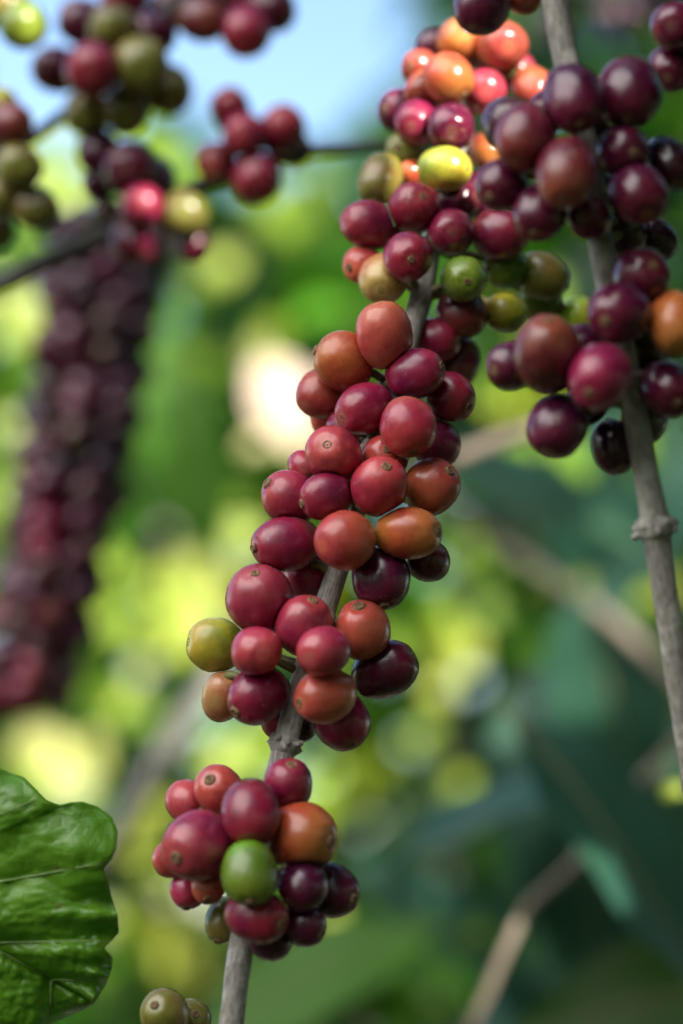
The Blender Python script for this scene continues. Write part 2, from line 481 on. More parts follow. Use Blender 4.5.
G = 'coffee cherries on the middle branch'
rowsM = [
 (384.5,336.5,26,32,(-.15,-.93,1),10,'salmon','salmon red oval cherry with brown scar on top, crown of the sharp clusters'),
 (343,361,28,27,(-.93,-.35,1),6,'orange','golden orange cherry in the sharp cluster just left of the topmost salmon one'),
 (322,393,23,25,(-.6,.5,1),-3,'ored','red orange cherry half tucked under the golden orange one'),
 (329,417,18,18,(-.3,.8,-1),-12,'ored','sliver of orange red cherry hidden below the red orange one'),
 (434,340,26,21,(.9,.05,1),2,'magenta','wine red cherry lying sideways with scar at its right end, right of the salmon one'),
 (415.5,374,28,24,(.88,-.25,1),12,'magenta','glossy crimson cherry below the wine red sideways one'),
 (365.5,408,28,24,(-.75,.35,1),11,'magenta','purple red streaked cherry below the golden orange one'),
 (408,426,26,27,(.15,.9,1),15,'red','crimson cherry with scar at its foot, above two orange red ones'),
 (450,397,24,23,(.7,.4,1),4,'magenta','dark crimson cherry at right edge below the crimson glossy one'),
 (459,362,20,24,(.6,-.3,-1),-8,'brown','dull brown orange cherry behind the right edge of the top sharp cluster'),
 (435,443,23,23,(.6,.5,-1),-4,'magenta','shaded wine red cherry behind the crimson one with scar at its foot'),
 (349,430,23,21,(-.4,.3,-1),-3,'magenta','shaded purple red cherry peeking out above the large pink red one'),
 (334,455,27,28,(-.2,-.3,1),14,'red','large pinkish red speckled cherry above the long crimson one'),
 (385,457,23,22,(.1,-.3,1),6,'ored','orange red cherry tucked behind the red one with scar on top'),
 (380,486,27,27,(.2,-.62,1),19,'red','red round cherry with pale scar near its top in centre of the sharp cluster'),
 (432,486,26,28,(.6,-.52,1),10,'ored','orange red cherry with dark scar at its upper right, right end of the sharp cluster'),
 (289,497,27,25,(-.78,-.5,1),4,'red','red cherry with brown scar at upper left, left end of the sharp cluster'),
 (326,496,26,22,(-.9,.3,1),14,'magenta','small crimson cherry with pointed scar left, squeezed under the pink red one'),
 (304,467,17,15,(-.5,-.6,-1),-5,'red','small sliver of red cherry behind the pink red speckled one'),
 (284.5,544,33,25,(-.9,.12,1),6,'magenta','long wine red cherry lying sideways at lower left of the sharp cluster'),
 (346.5,540,27,27,(-.74,.2,1),19,'ored','orange red cherry with scar at its left, just above the bare stem'),
 (407,533,32,25,(.9,-.02,1),16,'orange','large brownish orange cherry lying sideways, right of the bare stem'),
 (427,560,22,20,(.5,.3,-1),2,'brown','brown orange cherry in shade under the large sideways orange one'),
 (381,579,27,30,(.1,.85,1),8,'purple','dark purple glossy cherry hanging under the large sideways orange one'),
 (307,576,22,22,(-.3,.5,-1),-7,'red','red cherry behind the stem, above the pair of red cherries'),
 (259.5,599,31,31,(-.1,-.75,1),6,'red','large plump red cherry with a raised seam, left of the stem',.14),
 (216,645,25,25,(-.93,-.12,1),-3,'yellow','yellow green unripe cherry at far left of the middle cluster'),
 (256,650.5,25,23,(.28,.05,1),14,'red','small round red cherry facing the viewer beside the yellow green one'),
 (304,626,27,27,(.3,-.85,1),10,'red','red cherry with scar at its top, crossing in front of the stem'),
 (324,651,25,23,(-.55,.2,1),19,'red','round red cherry right over the stem, between two others with scars'),
 (325.5,696,29,25,(-.3,.35,1),17,'ored','orange red cherry with large pale scar, low in front of the stem'),
 (363,629,26,26,(-.15,-.82,1),6,'ored','dusky red cherry with scar on top, right of the stem'),
 (383.5,670,32,26,(.87,-.4,1),2,'purple','dark purple cherry pointing right at right end of the middle cluster'),
 (342,721,26,26,(.3,.75,1),-3,'magenta','deep wine red cherry hanging lowest at right of the middle cluster'),
 (257,695.5,30,27,(-.68,.5,1),6,'magenta','crimson cherry with scar at lower left, below the small round red one'),
 (223,695,20,25,(-.4,.3,-1),-5,'blush','pale orange pink cherry behind the lower left crimson one'),
 (281,719,19,18,(-.2,.6,-1),-12,'red','little of a red cherry showing behind the stem, bottom of the middle cluster'),
 (301,726,15,14,(.4,.6,-1),-14,'purple','bit of dark cherry behind the stem, beside the lowest wine red one'),
 # bottom cluster
 (219.5,791,25,24,(-.3,-.5,1),4,'salmon','pale salmon cherry at the top left of the bottom cluster'),
 (188,802,21,20,(-.6,-.3,-1),-4,'salmon','pinkish red cherry behind the large red one, left of the pale salmon one'),
 (197,846,34,32,(-.5,.2,1),14,'red','largest pinkish red cherry at the left of the bottom cluster'),
 (173,858,18,21,(-.7,.3,-1),4,'salmon','orange red cherry bulging out behind the largest red one'),
 (250.5,812,27,31,(.1,.35,1),20,'magenta','upright crimson cherry above the green one in the bottom cluster'),
 (288,786,23,26,(.3,-.5,1),8,'magenta','crimson cherry at the top of the bottom cluster, beside the stem'),
 (302.5,837.5,33,32,(.8,.05,1),14,'orange','plump orange cherry at the right of the bottom cluster'),
 (249.5,874.5,26,29,(.12,.25,1),23,'green','bright green unripe cherry in the centre of the bottom cluster'),
 (303,886,25,23,(-.5,.5,1),14,'purple','dark purple red cherry below the plump orange one'),
 (329,890,26,30,(.8,.2,1),2,'purple','dark purple cherry at the right edge of the bottom cluster'),
 (256.5,916,29,25,(.2,.3,1),18,'magenta','purplish crimson cherry just under the green one'),
 (270,937,22,22,(.3,.7,-1),8,'purple','shaded dark cherry lowest in the bottom cluster, beside the stem'),
 (303,924,20,20,(.8,.35,1),8,'purple','small dark cherry with scar at right under the bottom cluster'),
 (223,920,17,22,(-.2,.85,1),0,'olive','olive green small cherry hanging left of the stem in the bottom cluster'),
 (188,890,18,17,(-.1,.9,1),2,'red','small red cherry with dark tip, lowest at left of the bottom cluster'),
 (209,886,17,17,(0,.6,1),8,'ored','small orange red cherry between the largest red and the green one'),
]
place_cherries(rowsM, main, G, True, 1.11)

GT = 'slightly blurred cherries on the upper middle branch'
rowsT = [
 (459,40,22,21,(.2,0,1),8,'orange','sunlit glowing orange cherry at the top left of the upper bunch'),
 (501.5,45,24,26,(.2,.2,1),8,'ored','sunlit orange red cherry at the very top of the upper bunch'),
 (420,68,17,18,(-.5,0,1),8,'ored','small sunlit orange red cherry at the left shoulder of the upper bunch'),
 (449,79,24,23,(.6,.7,1),16,'orange','sunlit orange cherry with a hot highlight, below the top left orange one'),
 (426,90,20,22,(-.4,.4,1),9,'ored','orange red cherry half in shade, left of the brightest orange one'),
 (484,92,22,22,(.1,.1,1),12,'red','sunlit crimson cherry in the middle of the sunlit ones'),
 (517,73,19,18,(.4,-.2,1),6,'red','small sunlit bright red cherry beside the top orange red one'),
 (533,88,19,22,(.5,.2,1),10,'ored','sunlit red orange cherry touching the dark right bunch'),
 (400,111,21,21,(-.7,0,1),7,'purple','purple cherry at the left edge under the sunlit ones'),
 (418,122,22,22,(-.3,.3,1),12,'magenta','wine red cherry with an orange sun glint, beside the purple edge one'),
 (451,127,24,23,(0,.3,1),14,'purple','dark purple cherry in the centre of the upper bunch'),
 (436,47,18,19,None,0,'purple','dark purple cherry in shade left of the top left orange one'),
 (480,56,18,20,None,-1,'purple','dark shaded cherry between the two top orange cherries'),
 (487,152,18,19,(.3,.4,1),0,'orange','dull orange cherry in shade under the sunlit crimson one'),
 (406,151,20,19,(-.4,0,1),4,'olive','shaded olive cherry above the taller olive green one'),
 (380.5,180,21,26,(-.5,.3,1),6,'olive','tall olive green cherry at the left edge of the upper bunch'),
 (444,169,25,22,(.3,.1,1),14,'yellow','yellow green cherry catching light in the middle of the upper bunch'),
 (411,173,13,12,None,4,'orange','tiny sunlit orange spot of a cherry left of the yellow green one'),
 (414,208,24,26,(.3,-.3,1),18,'magenta','upright crimson cherry below the tiny orange spot'),
 (370,225,28,23,(-.85,-.1,1),11,'magenta','crimson cherry pointing left at the left edge of the upper bunch'),
 (455,202,22,21,None,8,'purple','shaded purple cherry below the yellow green one'),
 (451,232,23,22,(0,.1,1),18,'magenta','round crimson cherry above the small green one'),
 (500,234,27,24,(.3,.2,1),12,'magenta','wide crimson cherry at right of the upper bunch above the green ones'),
 (481,197,22,23,None,3,'purple','dark wine red cherry in shade beside the right bunch'),
 (408,257,25,23,(.1,.2,1),18,'magenta','crimson cherry in front of the pale blushing one'),
 (363,265,18,20,(-.7,.2,1),3,'salmon','pinkish red cherry behind the pale blushing one at left'),
 (383.5,279,24,23,(-.1,.5,1),10,'blush','pale yellow cherry with pink blush, lowest at left of the upper bunch'),
 (463.5,279,22,23,(.1,.2,1),12,'green','round green cherry beside the stem, right of the crimson ones'),
 (506.5,268,23,20,None,2,'green','dark green cherry in shade right of the round green one'),
 (461,312,24,24,(.2,.7,1),1,'brown','brown cherry hanging below the round green one'),
 (506.5,313,21,19,(-.2,.2,1),-4,'yellow','blurred yellow green cherry right of the brown one'),
 (543,277,24,22,None,-8,'olive','dark olive cherry behind, right of the dark green one'),
 (541,304,20,19,None,-16,'olive','very blurred olive cherry under the dark olive one'),
 (583,320,22,20,None,-22,'yellow','blurred yellow green cherry peeping out left of the right stem'),
]
recT = place_cherries(rowsT, main, GT, True, 1.09)

GR = 'dark cherries on the right branch'
rowsR = [
 (482,5,26,29,(-.3,.9,1),2,'purple','dark purple cherry with pointed foot hanging from the top edge'),
 (523,-6,19,18,(.2,.7,1),0,'ored','orange brown cherry cut by the top edge left of the right stem'),
 (573,98,28,35,(.3,.3,1),18,'purple','tall purple cherry at the top of the right bunch, over the stem'),
 (629,93,31,36,(-.2,.1,1),10,'purple','tall near black purple cherry at the top right of the right bunch'),
 (509,124,26,26,(-.5,0,-1),5,'purple','purple cherry behind the brownish red one with a large scar'),
 (526,137,29,32,(-.66,.15,1),16,'brown','brownish red cherry with a large grey scar at left of the right bunch'),
 (501,186,24,25,(-.5,.5,1),8,'purple','dark purple cherry at the lower left of the upper right bunch'),
 (566,172,29,36,(-.2,.6,1),22,'brown','tall maroon speckled cherry in the middle of the right bunch'),
 (540,212,25,28,(-.5,.3,1),14,'purple','maroon cherry below and left of the tall speckled one'),
 (622,151,25,26,(.3,.2,1),11,'purple','dark purple cherry with pale glint right of the tall speckled one'),
 (638,193,32,28,(.2,.7,1),13,'purple','wide dark crimson cherry at the lower right of the upper right bunch'),
 (668,163,22,26,(.7,0,1),2,'dark','blackish cherry at the right edge beside the wide dark crimson one'),
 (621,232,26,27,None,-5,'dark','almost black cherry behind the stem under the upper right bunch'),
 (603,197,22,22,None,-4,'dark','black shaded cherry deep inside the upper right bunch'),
 (641,277,28,27,(.3,-.3,1),4,'purple','purple cherry at the top of the lower right bunch'),
 (618.5,313,29,31,(-.5,.3,1),14,'purple','dark purple red cherry over the stem, left of the orange one'),
 (674,322,26,32,(.2,.3,1),10,'orange','brown orange cherry cut by the right edge'),
 (600,377,32,31,(-.4,.5,1),19,'magenta','large wine red cherry facing the viewer in the lower right bunch'),
 (548,353,32,36,(-.1,-.2,1),12,'brown','large dark brown red cherry with a scratched ring, lower right bunch'),
 (511,366,23,24,(-.7,.2,1),3,'purple','purple cherry sticking out at left behind the scratched one'),
 (557,426,31,29,(-.3,.8,1),8,'purple','dark cherry with purple sheen and brown flecks, lowest left in its bunch'),
 (668,389,28,27,(.2,.5,1),4,'purple','dark purple cherry with bluish sheen near the right edge'),
 (613,446,21,27,(.2,.9,1),-6,'dark','narrow black brown cherry hanging left of the lower stem'),
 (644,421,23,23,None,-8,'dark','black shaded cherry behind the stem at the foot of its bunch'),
 (590,218,22,23,None,8,'purple','small dark purple cherry wedged between the maroon ones and the stem, upper right bunch'),
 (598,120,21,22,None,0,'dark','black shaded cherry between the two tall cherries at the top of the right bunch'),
 (548,112,20,21,None,2,'purple','shaded purple cherry above the tall speckled one'),
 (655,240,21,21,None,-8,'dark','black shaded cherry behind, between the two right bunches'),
 (583,345,20,21,None,-2,'purple','shaded purple cherry between the scratched one and the stem'),
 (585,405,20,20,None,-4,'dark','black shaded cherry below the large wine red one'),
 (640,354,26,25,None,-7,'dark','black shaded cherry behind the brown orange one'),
]
place_cherries(rowsR, right, GR, True, 1.09)

# far upper right pair and blurred left bunches ------------------------------
tr = Branch([(760,-120,.74),(712,-20,.735),(700,60,.73),(720,180,.73)], .003,.003,'twig just off the right edge holding the two top right cherries', BARK)
place_cherries([
 (676,26,25,26,(-.3,.2,1),4,'purple','purple cherry at the top right corner'),
 (672,68,23,25,(-.3,.5,1),-3,'purple','purple cherry just below the one in the top right corner')], tr, 'cherries at the top right corner')
tb = Branch([(480,-120,1.12),(560,-20,1.12),(640,-10,1.1),(760,-60,1.1)], .003,.003,'thin twig crossing behind the top right', BARKD)
place_cherries([(560+random.uniform(-12,12)+i*17, 8+random.uniform(-14,26), 14,15,None,random.uniform(-8,8),'dark','very blurred dark purple cherry behind the top of the right stem') for i in range(6)],
   tb, 'blurred dark cherries far behind the top right', False)

lb = Branch([(-70,350,.90),(-20,296,.885),(20,275,.88),(70,250,.875),(120,227,.87),(183,192,.868),(235,176,.866),(300,153,.866),(345,148,.866),(392,145,.87),(430,150,.88)], .0042,.0022,
   'blurred dark branch crossing the upper left to the middle bunch', BARKD, nodes=[(130,222,1),(245,172,1)])
la = Branch([(-60,185,.89),(-10,163,.885),(29,140,.875),(75,105,.87),(120,60,.868),(160,18,.868),(215,-20,.87),(290,-60,.88)], .0024,.0024,
   'thin dark twig through the top left cherry bunch', BARKD)
lc = Branch([(-40,-60,.85),(-16,60,.85),(-14,170,.85),(-22,300,.86)], .003,.003,'twig at the left edge holding olive cherries', BARKD)
GL = 'blurred cherries at the upper left'
place_cherries([
 (83,22,19,20,None,4,'purple','blurred purple cherry near the top edge, left in the top left bunch'),
 (113,29,20,20,None,8,'olive','blurred olive cherry second from left near the top edge'),
 (57,70,20,19,(-.6,0,1),4,'purple','blurred purple cherry leftmost in the top left bunch'),
 (92,69,23,23,(0,.3,1),12,'magenta','blurred wine red cherry right of the leftmost purple one'),
 (140,65,24,24,(.2,.4,1),10,'olive','blurred large olive cherry in the middle of the top left bunch'),
 (150,35,20,18,None,4,'purple','blurred purple cherry above the large olive one'),
 (167,90,20,22,(.3,.5,1),2,'olive','blurred dark olive cherry right of the large olive one'),
 (87,112,20,19,(-.2,.5,1),4,'olive','blurred olive green cherry under the wine red one'),
 (126,109,21,20,(.1,.6,1),5,'olive','blurred dark olive cherry lowest in the top left bunch'),
 (169,10,19,18,None,2,'purple','blurred dark purple cherry cut by the top edge beside the brownish olive one'),
 (203,20,20,18,(0,.4,1),8,'brown','blurred brownish cherry near the top edge, right of the top left bunch'),
 (246,31,21,22,(0,.6,1),8,'magenta','blurred wine red cherry hanging lowest of the top edge row'),
 (271,8,19,19,None,4,'purple','blurred purple cherry rightmost along the top edge'),
 (208,-6,19,17,None,0,'purple','blurred purple cherry cut by the top edge over the brownish one'),
 (237,-1,18,17,None,1,'purple','blurred purple cherry between the top edge row and the hanging one'),
 (125,-2,19,17,None,0,'magenta','blurred crimson cherry cut by the top edge over the olive one'),
], la, GL, False, 1.28)
recL = place_cherries([
 (98,151,18,20,None,4,'purple','blurred purple cherry above the crossing branch, left of the mauve one'),
 (130,168,23,25,(0,.2,1),10,'purple','blurred mauve purple cherry above the red one with a glint'),
 (141,207,20,19,(.1,0,1),14,'magenta','blurred bright red cherry with a round sun glint'),
 (184,215,20,22,(.1,0,1),10,'olive','blurred bright yellow cherry with a sun glint'),
 (134,241,20,19,None,8,'purple','blurred purple cherry below the red one with a glint'),
 (194,244,15,17,(.2,.6,1),4,'magenta','blurred small crimson cherry under the bright yellow one'),
 (99,185,14,15,None,0,'purple','blurred small purple cherry left of the mauve one'),
 (156,180,17,19,None,0,'purple','blurred dark cherry right of the mauve one'),
 (106,215,15,15,None,2,'dark','blurred dark cherry on the crossing branch, left of the red one'),
 (231,111,17,20,(-.2,-.7,1),4,'magenta','blurred crimson cherry topmost in the small bunch on the crossing branch'),
 (245,136,19,20,None,8,'magenta','blurred crimson cherry in the middle of the small bunch'),
 (282,131,20,22,(.2,-.5,1),6,'magenta','blurred wine red cherry at the upper right of the small bunch'),
 (217,162,17,18,(-.6,.2,1),3,'brown','blurred brown cherry at the left of the small bunch'),
 (257,178,22,21,(0,.6,1),10,'magenta','blurred crimson cherry hanging lowest in the small bunch'),
 (292,149,17,16,None,0,'purple','blurred dark cherry rightmost in the small bunch'),
], lb, GL, False, 1.24)
recE = place_cherries([
 (6,8,19,20,None,4,'olive','blurred yellow green cherry in the top left corner'),
 (23,25,21,22,(.3,.3,1),10,'green','blurred yellow green cherry just inside the top left corner'),
 (1,106,15,17,None,3,'yellow','blurred yellow cherry at the left edge above the olive ones'),
 (10,124,19,20,None,8,'brown','blurred orange brown cherry at the left edge'),
 (19,167,21,22,(.3,.1,1),12,'olive','blurred olive cherry below the orange brown one at the left edge'),
 (36,208,21,19,(.5,.5,1),6,'olive','blurred olive cherry reaching furthest right at the left edge'),
 (2,197,19,20,None,4,'olive','blurred dark olive cherry cut by the left edge, above the lowest'),
 (-2,232,15,18,None,2,'olive','blurred dark olive cherry lowest at the left edge'),
 (-4,150,18,19,None,0,'olive','blurred dark olive cherry half out of the left edge'),
], lc, 'olive cherries at the left edge', False, 1.2)

# long hanging bunch, far left: same fruit copied many times
cb = Branch([(112,235,1.12),(109,262,1.12),(102,300,1.12),(96,350,1.12),(88,400,1.12),(68,500,1.12),(45,600,1.12),(28,680,1.12),(24,700,1.12)], .004,.003,
   'dark stem buried inside the long purple bunch at left', BARKD)
protos = {}
for c in ('purple','dark','magenta','brown'):
    protos[c] = []
    for s in range(3):
        me = cherry_mesh(.0078, .0088, 900+s*7+ord(c[0]), 0, 24, 16); me.materials.append(CM[c]); protos[c].append(me)
placed = []
rc = random.Random(3)
L_ = sum((cb.path[i+1]-cb.path[i]).length for i in range(len(cb.path)-1))
nr = int(L_/.0118)
for r in range(nr+1):
    f = r/nr; acc = 0; p = cb.path[-1]
    for i in range(len(cb.path)-1):
        sl = (cb.path[i+1]-cb.path[i]).length
        if acc+sl >= f*L_: p = cb.path[i].lerp(cb.path[i+1], (f*L_-acc)/sl); break
        acc += sl
    R0 = (.0235-.0075*f)*(1+.05*math.sin(r*1.9))
    for (R1, nn_) in ((R0, int(6.283*R0/.0158)), (R0*.35, 1)):
        for k in range(nn_):
            an = 6.283*k/nn_+r*.9+rc.uniform(-.2,.2); q = p+Vector((math.cos(an)*R1*rc.uniform(.9,1.12), math.sin(an)*R1, rc.uniform(-.004,.004)))
            placed.append(q)
for q in placed:
    pr = Branch.proj(q)
    c = rc.choice(['purple','magenta','purple','purple','dark'] if pr.y > 470 else ['purple','dark','dark','purple'])
    o = bpy.data.objects.new('coffee_cherry', rc.choice(protos[c])); col.objects.link(o)
    o.location = q; o.rotation_euler = (rc.uniform(0,6), rc.uniform(0,6), rc.uniform(0,6))
    tag(o, 'very blurred dark purple cherry packed in the long hanging bunch at left', 'coffee cherry', 'cherries packed in the long hanging bunch')

# green pair at the bottom edge
gb = Branch([(150,1120,.66),(176,1075,.66),(205,1060,.66),(233,1030,.66)], .002,.002,'short twig below the bottom edge holding green cherries', BARK)
place_cherries([(164,1014,25,25,(-.3,-.5,1),6,'olive','olive green cherry cut by the bottom edge, front one of two'),
 (190,1019,20,21,(.3,-.4,1),-6,'olive','olive green cherry cut by the bottom edge, behind its neighbour')], gb, 'green cherries at the bottom edge')

# blurred background twigs
Branch([(400,480,1.05),(455,458,1.05),(500,440,1.05),(545,425,1.05),(600,395,1.07)], .0034,.0030,'blurred beige twig reaching right from behind the middle cluster', BARKB)
Branch([(420,470,1.45),(480,528,1.4),(540,570,1.35),(600,612,1.3),(650,655,1.28),(720,720,1.25)], .0034,.0038,'blurred brown branch slanting down to the right stem, partly sunlit', BARKB)
Branch([(450,1075,1.0),(480,1010,1.0),(508,945,1.0),(530,905,1.02),(570,868,1.05),(620,805,1.08),(660,762,1.1),(720,700,1.12)], .0022,.0022,'blurred pale twig rising from the bottom right among dark leaves', BARKB)
Branch([(70,900,1.25),(110,840,1.25),(140,795,1.25),(175,735,1.25),(212,680,1.25),(265,600,1.28)], .0062,.005,'blurred grey branch slanting up behind the middle clusters at left', BARK)

# ------------------------------------------------------------------ leaves
class LM:
    def __init__(s): s.v=[]; s.f=[]; s.c=[]
    def leaf(s, c, d, n, L, W, tint, seg=7, curl=.25, fold=.25, wav=.04):
        d = d.normalized(); n = (n-d*n.dot(d)).normalized(); b = d.cross(n)
        i0 = len(s.v)
        ph = random.uniform(0,6)
        for i in range(seg+1):
            t = i/seg
            w = W*.5*(math.sin(math.pi*min(1,t**.85))**.8)*(1-.35*max(0,t-.7)/.3) + .0005
            zc = -curl*L*(t-.3)**2
            m = c+d*(L*(t-.5))+n*zc
            for sd in (-1,-.5,0,.5,1):
                s.v.append(tuple(m+b*(w*sd)+n*(abs(sd)*w*fold+wav*W*math.sin(t*16+ph+sd)*abs(sd)-.06*w*(1-abs(abs(sd)*2-1))*-1)))
                s.c.append(tint)
        for i in range(seg):
            for k in range(4):
                a = i0+i*5+k
                s.f.append((a,a+1,a+6,a+5))
    def build(s, name, mat, parent=None, loc=Vector((0,0,0))):
        me = bpy.data.meshes.new(name)
        me.from_pydata([tuple(Vector(v)-loc) for v in s.v], [], s.f)
        ca = me.color_attributes.new('tint','FLOAT_COLOR','POINT')
        flat = []
        for c in s.c: flat += [c[0],c[1],c[2],1]
        ca.data.foreach_set('color', flat)
        smooth(me)
        o = link(name, me, mat, parent)
        return o

EL, AZ = 25, 32
SUN = Vector((math.sin(R_(AZ))*math.cos(R_(EL)), -math.cos(R_(AZ))*math.cos(R_(EL)), math.sin(R_(EL))))
gaps = []      # (point, radius)
def gap(P, r): gaps.append((P, r))

UA = SUN.orthogonal().normalized(); UB = SUN.cross(UA)
def blocked(c, d, L, W):
    for (P, r) in gaps:
        for t in (-.45,-.25,0,.25,.45):
            q = c+d*(L*t)-P
            if q.dot(SUN) < 0: continue
            lat = (q-SUN*q.dot(SUN)).length
            if lat < r+W*.42: return True
    return False
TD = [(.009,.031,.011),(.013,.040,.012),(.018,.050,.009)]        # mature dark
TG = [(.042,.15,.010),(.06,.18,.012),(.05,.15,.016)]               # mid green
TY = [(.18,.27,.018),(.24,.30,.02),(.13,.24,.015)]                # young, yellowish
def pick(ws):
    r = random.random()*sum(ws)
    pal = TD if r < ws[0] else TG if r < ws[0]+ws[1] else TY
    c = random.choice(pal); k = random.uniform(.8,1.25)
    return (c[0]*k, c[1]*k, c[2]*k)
def rdir(up=0.):
    return Vector((random.uniform(-1,1), random.uniform(-1,1), random.uniform(-1,.4)+up))
def topline(px):
    if px < 330: return 128+14*math.sin(px*.03)+10*math.sin(px*.11+1)
    if px < 430: return 128-(px-330)*1.1
    return -900
CLEAR = [(285,405,48,1.95)]
def cloud(lm, reg, n, ws, size, clear=None):
    x0,x1,y0,y1,d0,d1 = reg
    k = 0
    while k < n:
        px = random.uniform(x0,x1); py = random.uniform(y0,y1); d = random.uniform(d0,d1)
        k += 1
        if py < topline(px)+size/(K*d)*.35: continue
        if any(d < q[3] and math.hypot(px-q[0], py-q[1]) < q[2]*1.2+size/(K*d)*.22 for q in CLEAR): continue
        P = pix(px,py,d)
        nn = Vector((random.uniform(-.7,.7), random.uniform(-1.2,.1), random.uniform(.1,1.1)))
        L = size*random.uniform(.7,1.25)
        dd = rdir().normalized(); W = L*random.uniform(.36,.46)
        if d < 3 and blocked(P, dd, L*.8, W*.6): continue
        lm.leaf(P, dd, nn, L, W, pick(ws))

def bush(px, d, label, regs, trunks, flecks=(), glossy=0):
    base = pix(px, 512, d); base.z = 0
    root = empty('coffee_bush', base)
    lm = LM()
    CLEAR.extend([f[:4] for f in flecks])
    for f in flecks: gap(pix(f[0],f[1],f[3])+SUN*.04, f[2]*K*f[3]*1.0)
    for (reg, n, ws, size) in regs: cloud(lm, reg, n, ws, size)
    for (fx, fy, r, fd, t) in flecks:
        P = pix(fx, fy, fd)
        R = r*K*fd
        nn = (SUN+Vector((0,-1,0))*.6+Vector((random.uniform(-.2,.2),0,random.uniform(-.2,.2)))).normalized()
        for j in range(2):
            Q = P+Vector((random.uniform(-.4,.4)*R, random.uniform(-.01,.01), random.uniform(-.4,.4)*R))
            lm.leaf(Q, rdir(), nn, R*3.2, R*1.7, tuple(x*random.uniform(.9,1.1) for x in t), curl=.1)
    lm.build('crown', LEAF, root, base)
    if glossy:
        lm = LM()
        for k in range(glossy):
            L = random.uniform(.11,.17)
            gx, gy, gd = random.uniform(470,1000), random.uniform(420,1150), random.uniform(1.3,1.75)
            if any(gd < q[3] and math.hypot(gx-q[0], gy-q[1]) < q[2]+55 for q in CLEAR): continue
            lm.leaf(pix(gx, gy, gd), Vector((random.uniform(-.8,.8), random.uniform(-.3,.3), -1)), Vector((random.uniform(-.7,.1), random.uniform(-1,-.3), random.uniform(.3,1))), L, L*.38, random.choice(((.016,.055,.036),(.014,.045,.022),(.02,.065,.03))), 12)
        lm.build('outer_leaves', LEAFB, root, base)
    for (tx, td, lean) in trunks:
        b = pix(tx, 512, td)
        pts = [Vector((b.x+lean*(z/1.8)**1.3+.015*math.sin(z*5), b.y+.02*math.sin(z*3), z)) for z in (0,.3,.6,.9,1.2,1.5,1.8)]
        me = tube_mesh('trunk', [p-base for p in catmull(pts,4)], lambda f: .016-.009*f, 12, .08, 20)
        link('trunk', me, BARK, root)
    tag(root, label, 'bush', 'coffee bushes out of focus behind the cherries')

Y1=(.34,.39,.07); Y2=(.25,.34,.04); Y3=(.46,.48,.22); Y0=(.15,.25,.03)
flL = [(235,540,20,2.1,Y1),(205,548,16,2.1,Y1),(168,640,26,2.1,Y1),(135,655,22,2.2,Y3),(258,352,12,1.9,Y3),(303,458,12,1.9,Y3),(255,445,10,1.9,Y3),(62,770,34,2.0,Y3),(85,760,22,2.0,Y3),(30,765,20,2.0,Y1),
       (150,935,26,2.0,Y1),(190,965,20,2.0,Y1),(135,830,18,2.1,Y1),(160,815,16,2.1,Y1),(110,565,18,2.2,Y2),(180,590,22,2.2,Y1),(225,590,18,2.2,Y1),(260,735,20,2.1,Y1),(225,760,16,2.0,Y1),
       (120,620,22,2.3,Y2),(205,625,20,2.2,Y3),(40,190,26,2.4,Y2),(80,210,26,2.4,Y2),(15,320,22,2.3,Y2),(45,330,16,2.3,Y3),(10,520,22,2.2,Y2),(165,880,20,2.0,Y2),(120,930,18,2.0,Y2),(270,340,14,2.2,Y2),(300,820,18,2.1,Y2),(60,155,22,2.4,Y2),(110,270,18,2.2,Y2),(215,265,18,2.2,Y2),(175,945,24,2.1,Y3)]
for k in range(10):
    x_ = random.uniform(0,330); y_ = random.uniform(480,1010)
    if x_ < 110 and y_ > 790 or x_ < 120 and y_ < 690: continue
    flL.append((x_, y_, random.uniform(6,15), random.uniform(1.7,2.4), random.choice((Y1,Y2,Y3,Y1))))
for k in range(3): flL.append((random.uniform(160,400), random.uniform(130,500), random.uniform(6,13), random.uniform(1.8,2.5), random.choice((Y0,Y2,Y0))))
for k in range(12): flL.append((random.uniform(0,60), random.uniform(150,520), random.uniform(8,14), random.uniform(1.9,2.5), random.choice((Y2,Y3,Y2))))
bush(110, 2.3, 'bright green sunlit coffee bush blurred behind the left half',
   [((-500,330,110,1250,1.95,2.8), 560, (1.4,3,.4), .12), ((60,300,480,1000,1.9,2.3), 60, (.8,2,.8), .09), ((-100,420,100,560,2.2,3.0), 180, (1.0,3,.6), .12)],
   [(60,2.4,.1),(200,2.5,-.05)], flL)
flC = [(440,632,18,1.9,Y1),(455,660,18,1.9,Y1),(440,690,12,1.9,Y2),(424,742,14,1.9,Y2),(350,775,18,2.0,Y2),(375,770,14,2.0,Y2),(320,800,20,2.0,Y2),(385,640,12,2.0,Y0),(470,560,14,2.0,Y0)]
for k in range(7): flC.append((random.uniform(300,470), random.uniform(560,960), random.uniform(5,12), random.uniform(1.6,2.2), random.choice((Y1,Y2,Y0))))
bush(420, 2.2, 'green coffee bush blurred behind the lower middle',
   [((250,520,350,1250,1.9,2.7), 230, (1.3,3,.5), .12)], [(400,2.3,.04)], flC)
flR = [(548,705,20,1.75,Y2),(566,722,16,1.75,Y2),(663,588,14,1.5,Y2),(650,600,10,1.5,Y2),(586,588,11,1.5,Y0),(495,615,13,1.6,Y0),(674,788,8,.95,Y1),(485,570,12,1.6,Y0),(482,932,11,1.5,Y0),(556,836,10,1.3,Y0),(600,770,9,1.4,Y0),(500,395,16,1.7,Y2),(520,445,20,1.6,Y0),(575,455,20,1.5,Y0),(640,440,12,1.5,Y0),(548,300,16,1.6,Y0)]
